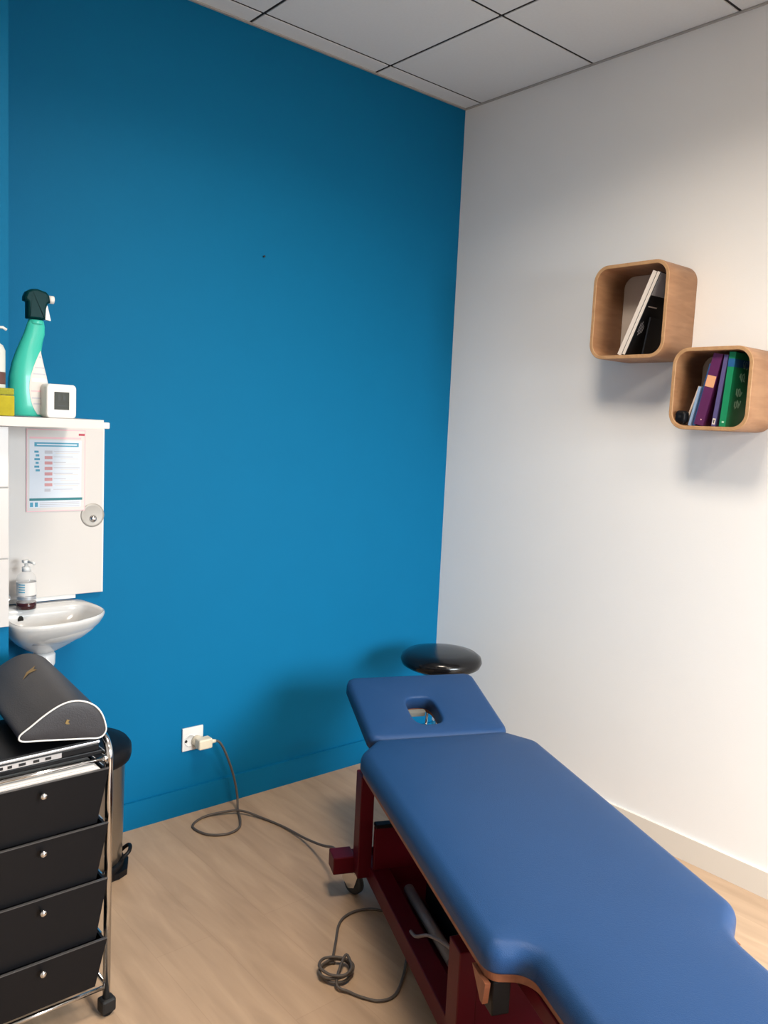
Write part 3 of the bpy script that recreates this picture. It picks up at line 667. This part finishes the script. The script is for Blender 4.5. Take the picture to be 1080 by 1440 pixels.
for s in (-1, 1): bb.rings([[(s*(hx-.012)+q*0+math.cos(2*math.pi*k/14)*q, -hy-.001+math.sin(2*math.pi*k/14)*q, .690+h) for k in range(14)] for q, h in ((.002, -.009), (.007, -.006), (.009, 0), (.007, .006), (.002, .009))])
bb.build('rail_joint', 'chrome', tro)
MB().box(-hx+.012, hx-.012, -hy+.012, hy-.012, .697, .710, bev=.003).build('top_tray', 'black_plastic', tro)
DR = [(.668, .536), (.527, .389), (.381, .229), (.221, .100)]
for k, (zt, zb_) in enumerate(DR):
    d = empty('drawer', (0, 0, 0)); d.parent = tro
    rt = [(-hx+.012, -hy-.020), (hx-.012, -hy-.020), (hx-.012, hy-.02), (-hx+.012, hy-.02)]
    tb = MB(); ti = .026
    def rect(ins, z, t=0.): return [(-hx+.012+ins+t, -hy-.012+ins*.35+t, z), (hx-.012-ins-t, -hy-.012+ins*.35+t, z), (hx-.012-ins-t, hy-.012-ins-t, z), (-hx+.012+ins+t, hy-.012-ins-t, z)]
    tb.rings([rect(ti, zb_), rect(.004, zt-.004), rect(-.007 if False else .0, zt-.003), rect(0, zt), rect(.004, zt, .002), rect(.006, zt-.006, .002), rect(ti, zb_+.004, .003)], smooth=False)
    tb.build('tub', 'black_plastic', d)
    fp = MB(); w_ = hx-.010
    fp.add([(-w_, -hy-.024, zt+.004), (w_, -hy-.024, zt+.004), (w_-.024, -hy-.010, zb_-.004), (-w_+.024, -hy-.010, zb_-.004), (-w_, -hy-.019, zt+.004), (w_, -hy-.019, zt+.004), (w_-.024, -hy-.005, zb_-.004), (-w_+.024, -hy-.005, zb_-.004)],
           [(0, 1, 2, 3), (4, 7, 6, 5), (0, 4, 5, 1), (3, 2, 6, 7), (1, 5, 6, 2), (0, 3, 7, 4)])
    fp.build('front', 'black_plastic', d)
    lp = MB(); lp.box(-w_, w_, -hy-.0255, -hy-.0185, zt+.0042, zt+.0062); lp.build('front_lip', mat('lip_grey', (70, 68, 68), .3), d)
    kb = MB(); zk = zb_+(zt-zb_)*.84; yk = -hy-.0225
    kb.rings([[(-.010+q*math.cos(2*math.pi*i/16), yk-h, zk+q*math.sin(2*math.pi*i/16)) for i in range(16)] for q, h in ((.003, -.002), (.003, .008), (.007, .010), (.0085, .014), (.007, .018), (.002, .0195))])
    kb.build('knob', 'chrome', d)
    for s in (-1, 1): MB().box(min(s*(hx-.012), s*(hx-.006)), max(s*(hx-.012), s*(hx-.006)), -hy+.02, hy-.02, zt-.010, zt-.004).build('runner', 'chrome', d)
for sx in (-1, 1):
    for s2 in (-1, 1):
        c = empty('caster', (sx*hx, s2*hy, 0), .5*sx+.4*s2); c.parent = tro
        q = MB(); q.cyl((0, -.010, .018), (0, .010, .018), .018, 18); q.build('wheel', 'black_plastic', c)
        q = MB(); q.box(-.018, .020, -.0165, .0165, .010, .046, bev=.005); q.build('housing', 'black_matte', c)
# laptop on the trolley
lp = empty('laptop', (-2.163, -.765, .7104), math.radians(1.5), 'closed silver laptop lying on the black trolley', 'laptop')
MB().box(-.139, .139, -.118, .110, .0005, .019, bev=.003).build('base', 'black_plastic', lp)
MB().box(-.140, .140, -.120, .111, .0195, .0265, bev=.002).build('lid_edge', 'silver', lp)
MB().box(-.137, .137, -.116, .108, .0267, .030, bev=.001).build('lid', 'black_plastic', lp)
MB().box(-.110, .045, -.1192, -.117, .0035, .0155).build('port_strip', 'silver', lp)
for k, (x, w_) in enumerate(((-.10, .010), (-.080, .010), (-.055, .016), (-.022, .014), (.006, .014))): MB().box(x, x+w_, -.1198, -.1192, .006, .0125).build('port', 'black_matte', lp)
# papers in the top drawer
pp = MB()
for k in range(3): pp.box(-2.308+.004*k, -2.028-.006*k, -.905+.003*k, -.66, .6703+.0042*k, .6703+.0042*k+.0034)
tag(pp.build('paper_stack', 'paper'), 'flat stack of white papers lying in the top trolley drawer', 'papers')
# bolster
bs = empty('bolster', (-2.114, -.885, .7600), math.radians(-4), 'charcoal half round bolster with white piping lying on the trolley', 'bolster cushion')
W2, HB, LB = .100, .096, .46
dpoly = [(v.x, v.y) for v in spline([(-W2*.93, 0, 0), (-W2*.5, 0, 0), (0, 0, 0), (W2*.55, 0, 0), (W2*.9, .001, 0), (W2*1.02, .016, 0), (W2*.99, .034, 0), (W2*.84, HB*.66, 0), (W2*.60, HB*.88, 0), (W2*.25, HB*.985, 0), (-W2*.10, HB*.92, 0), (-W2*.45, HB*.68, 0), (-W2*.78, HB*.36, 0), (-W2*1.0, .013, 0)], 4, True)]
ROLLB = math.radians(8)
def rot2(x, z): return (x*math.cos(ROLLB)+z*math.sin(ROLLB), -x*math.sin(ROLLB)+z*math.cos(ROLLB))
dp = [rot2(x, z) for x, z in dpoly]
cxb, czb = sum(p[0] for p in dp)/len(dp), sum(p[1] for p in dp)/len(dp)
def sc_(k): return [(cxb+(x-cxb)*k, czb+(z-czb)*k) for x, z in dp]
b_ = MB(); b_.rings([[(x, y, z) for x, z in sc_(k)] for y, k in ((-.006, .05), (-.0055, .4), (-.004, .75), (-.002, .94), (0, 1), (.01, 1.004), (LB*.5, 1.008), (LB-.01, 1.004), (LB, 1), (LB+.004, .8), (LB+.006, .05))]); b_.build('body', 'greyvinyl', bs)
MB().tube([(x, -.001, z) for x, z in dp], .0022, 6, closed=True).build('piping', 'white_plastic', bs)
far = [(x, LB+.001, z) for x, z in dp if x > .055 and .012 < z < .075]
far.sort(key=lambda p: -p[2]); MB().tube(far, .0028, 6).build('piping', 'white_plastic', bs)
gp = [(.004, .042), (.008, .050), (.014, .048), (.011, .044), (.015, .038), (.007, .039)]
g_ = MB(); g_.add([(x, -.0078, z) for x, z in gp]+[(x, -.0050, z) for x, z in gp], [tuple(range(6)), tuple(range(11, 5, -1))]+[(k, (k+1) % 6, 6+(k+1) % 6, 6+k) for k in range(6)]); g_.build('gold_mark', 'gold', bs)
def on_crown(u, y):   # u indexes along the curved side
    x = u; best = max([p for p in dp if abs(p[0]-u) < .02], key=lambda p: p[1]); 
    c = sorted([p for p in dp if p[1] > .05], key=lambda p: p[0])
    for a, b in zip(c, c[1:]):
        if a[0] <= u <= b[0]: t = (u-a[0])/max(1e-6, b[0]-a[0]); return (u, y, a[1]+(b[1]-a[1])*t+.0022)
    return (u, y, best[1]+.002)
g_ = MB(); g_.add([on_crown(*q) for q in ((-.030, .265), (-.010, .285), (-.012, .300), (.016, .325), (.006, .300), (.012, .288))], [(0, 1, 2), (2, 1, 5, 4), (2, 4, 3)]); g_.build('gold_emblem', 'gold', bs)
# blue cushion behind the bolster at the left
cu = empty('cushion', (-2.282, -.70, .7415), math.radians(2), 'blue vinyl cushion beside the charcoal bolster on the trolley', 'cushion')
c_ = MB(); pad(c_, rrect(-.024, .036, -.12, .12, .02), .0, .090, .02); c_.build('pad', 'bluevinyl', cu)
c_ = MB(); c_.tube([(x, y, .045) for x, y in rrect(-.0248, .0368, -.1208, .1208, .02)], .0022, 6, closed=True); c_.build('seam', 'bluevinyl', cu)

# ================================================================== PEDAL BIN
bn = empty('pedal_bin', (-1.806, -.185, 0), math.radians(-22), 'grey steel pedal bin with black lid behind the trolley', 'bin')
q = MB(); q.lathe([(.128, .0455), (.134, .05), (.136, .10), (.140, .385), (.140, .40)], seg=40); q.build('body', 'steel', bn)
q = MB(); q.lathe([(.138, .0), (.141, .003), (.141, .035), (.137, .045), (.12, .0452)], seg=40); q.build('base_ring', 'black_plastic', bn)
q = MB(); q.lathe([(.144, .392), (.158, .398), (.161, .412), (.160, .438), (.150, .452), (.11, .460), (.01, .463)], seg=40); q.build('lid', 'black_plastic', bn)
q = MB(); q.prism([(.05, -.115), (.125, -.082), (.150, -.055), (.156, .020), (.152, .034), (.09, .085)], .001, .022); q.build('base_foot', 'black_plastic', bn)
q = MB(); q.tube(spline([(.118, -.036, .03), (.138, -.036, .052), (.156, -.026, .066), (.161, 0, .07), (.156, .022, .066), (.14, .030, .052), (.118, .032, .03)], 5), .0065, 8); q.build('pedal', 'black_plastic', bn)

# ================================================================== SOCKET, CORDS
sk = empty('wall_socket', (-1.304, 0, .300), 0, 'white wall socket on the blue wall beside the floor cord', 'socket')
MB().box(-.044, .044, -.009, -.0005, -.046, .046, bev=.002).build('plate', 'white_plastic', sk)
r_ = MB(); lathe_y(r_, [(.024, .009), (.024, .0105), (.021, .0105), (.0205, .0094), (.004, .0093)], 24, (-.012, 0, -.006)); r_.build('socket_well', 'white_plastic', sk)
r_ = MB(); lathe_y(r_, [(.0055, .0094), (.0055, .0115), (.002, .0116)], 10, (-.030, 0, -.006)); r_.build('contact_slot', 'black_matte', sk)  # small black disc for the socket opening left of the plug
sk.children[-1].name = 'contact_hole'
pc = empty('power_cord', (-1.29, -.04, .29), 0, 'grey power cord with beige plug running from wall socket to table', 'cord')
q = MB(); lathe_y(q, [(.019, -.029), (.0215, -.026), (.0215, -.008), (.018, -.004), (.017, .012), (.010, .016)], 18); q.build('plug_front', 'beige', pc)
q = MB(); q.box(-.018, .040, -.030, .010, -.020, .020, bev=.006); q.build('plug_body', 'beige', pc)
q = MB(); q.cyl((.038, -.010, .0), (.062, -.012, -.002), .010, 12, .006); q.build('strain_relief', 'beige', pc)
def W(x, y, z): return (x+1.29, y+.04, z-.29)
cp = [W(-1.232, -.052, .290), W(-1.215, -.058, .282), W(-1.192, -.060, .243), W(-1.165, -.062, .175), W(-1.147, -.065, .115), W(-1.138, -.075, .05), W(-1.155, -.111, .012), W(-1.185, -.18, .006), W(-1.224, -.235, .005), W(-1.285, -.249, .005), W(-1.345, -.207, .005), W(-1.358, -.125, .005), W(-1.292, -.082, .005), W(-1.211, -.101, .012), W(-1.154, -.140, .016), W(-1.108, -.222, .006), W(-1.080, -.328, .006), W(-1.078, -.46, .018), W(-1.105, -.60, .06), W(-1.135, -.70, .105), W(-1.150, -.735, .118), W(-1.160, -.765, .120)]
q = MB(); q.tube(spline(cp, 8), .0046, 8); q.build('cable', 'cable', pc)

hc_ = empty('control_cord', (-1.42, -1.12, 0), 0, 'grey coiled control cord lying on the floor beside the table', 'cord')
def W2_(x, y, z=.0046): return (x+1.42, y+1.12, z)
pts2 = [W2_(-1.05, -1.08, .07), W2_(-1.075, -1.03, .02), W2_(-1.112, -.983), W2_(-1.153, -.934), W2_(-1.212, -.915), W2_(-1.275, -.935), W2_(-1.345, -1.007), W2_(-1.405, -1.072)]
for k in range(0, 27):   # three turns of the coil
    a = math.radians(60+k*40); rad = .046+.004*math.sin(k*1.7)
    pts2.append(W2_(-1.428+rad*math.cos(a)*1.0, -1.118+rad*math.sin(a), .0046+.0095*min(k, 25)/9))
pts2 += [W2_(-1.462, -1.165, .014), W2_(-1.447, -1.205, .006), W2_(-1.430, -1.243), W2_(-1.400, -1.281), W2_(-1.351, -1.286), W2_(-1.277, -1.237), W2_(-1.20, -1.17), W2_(-1.13, -1.135, .02), W2_(-1.10, -1.13, .06)]
q = MB(); q.tube(spline(pts2, 5), .0042, 7); q.build('cable', 'cable', hc_)
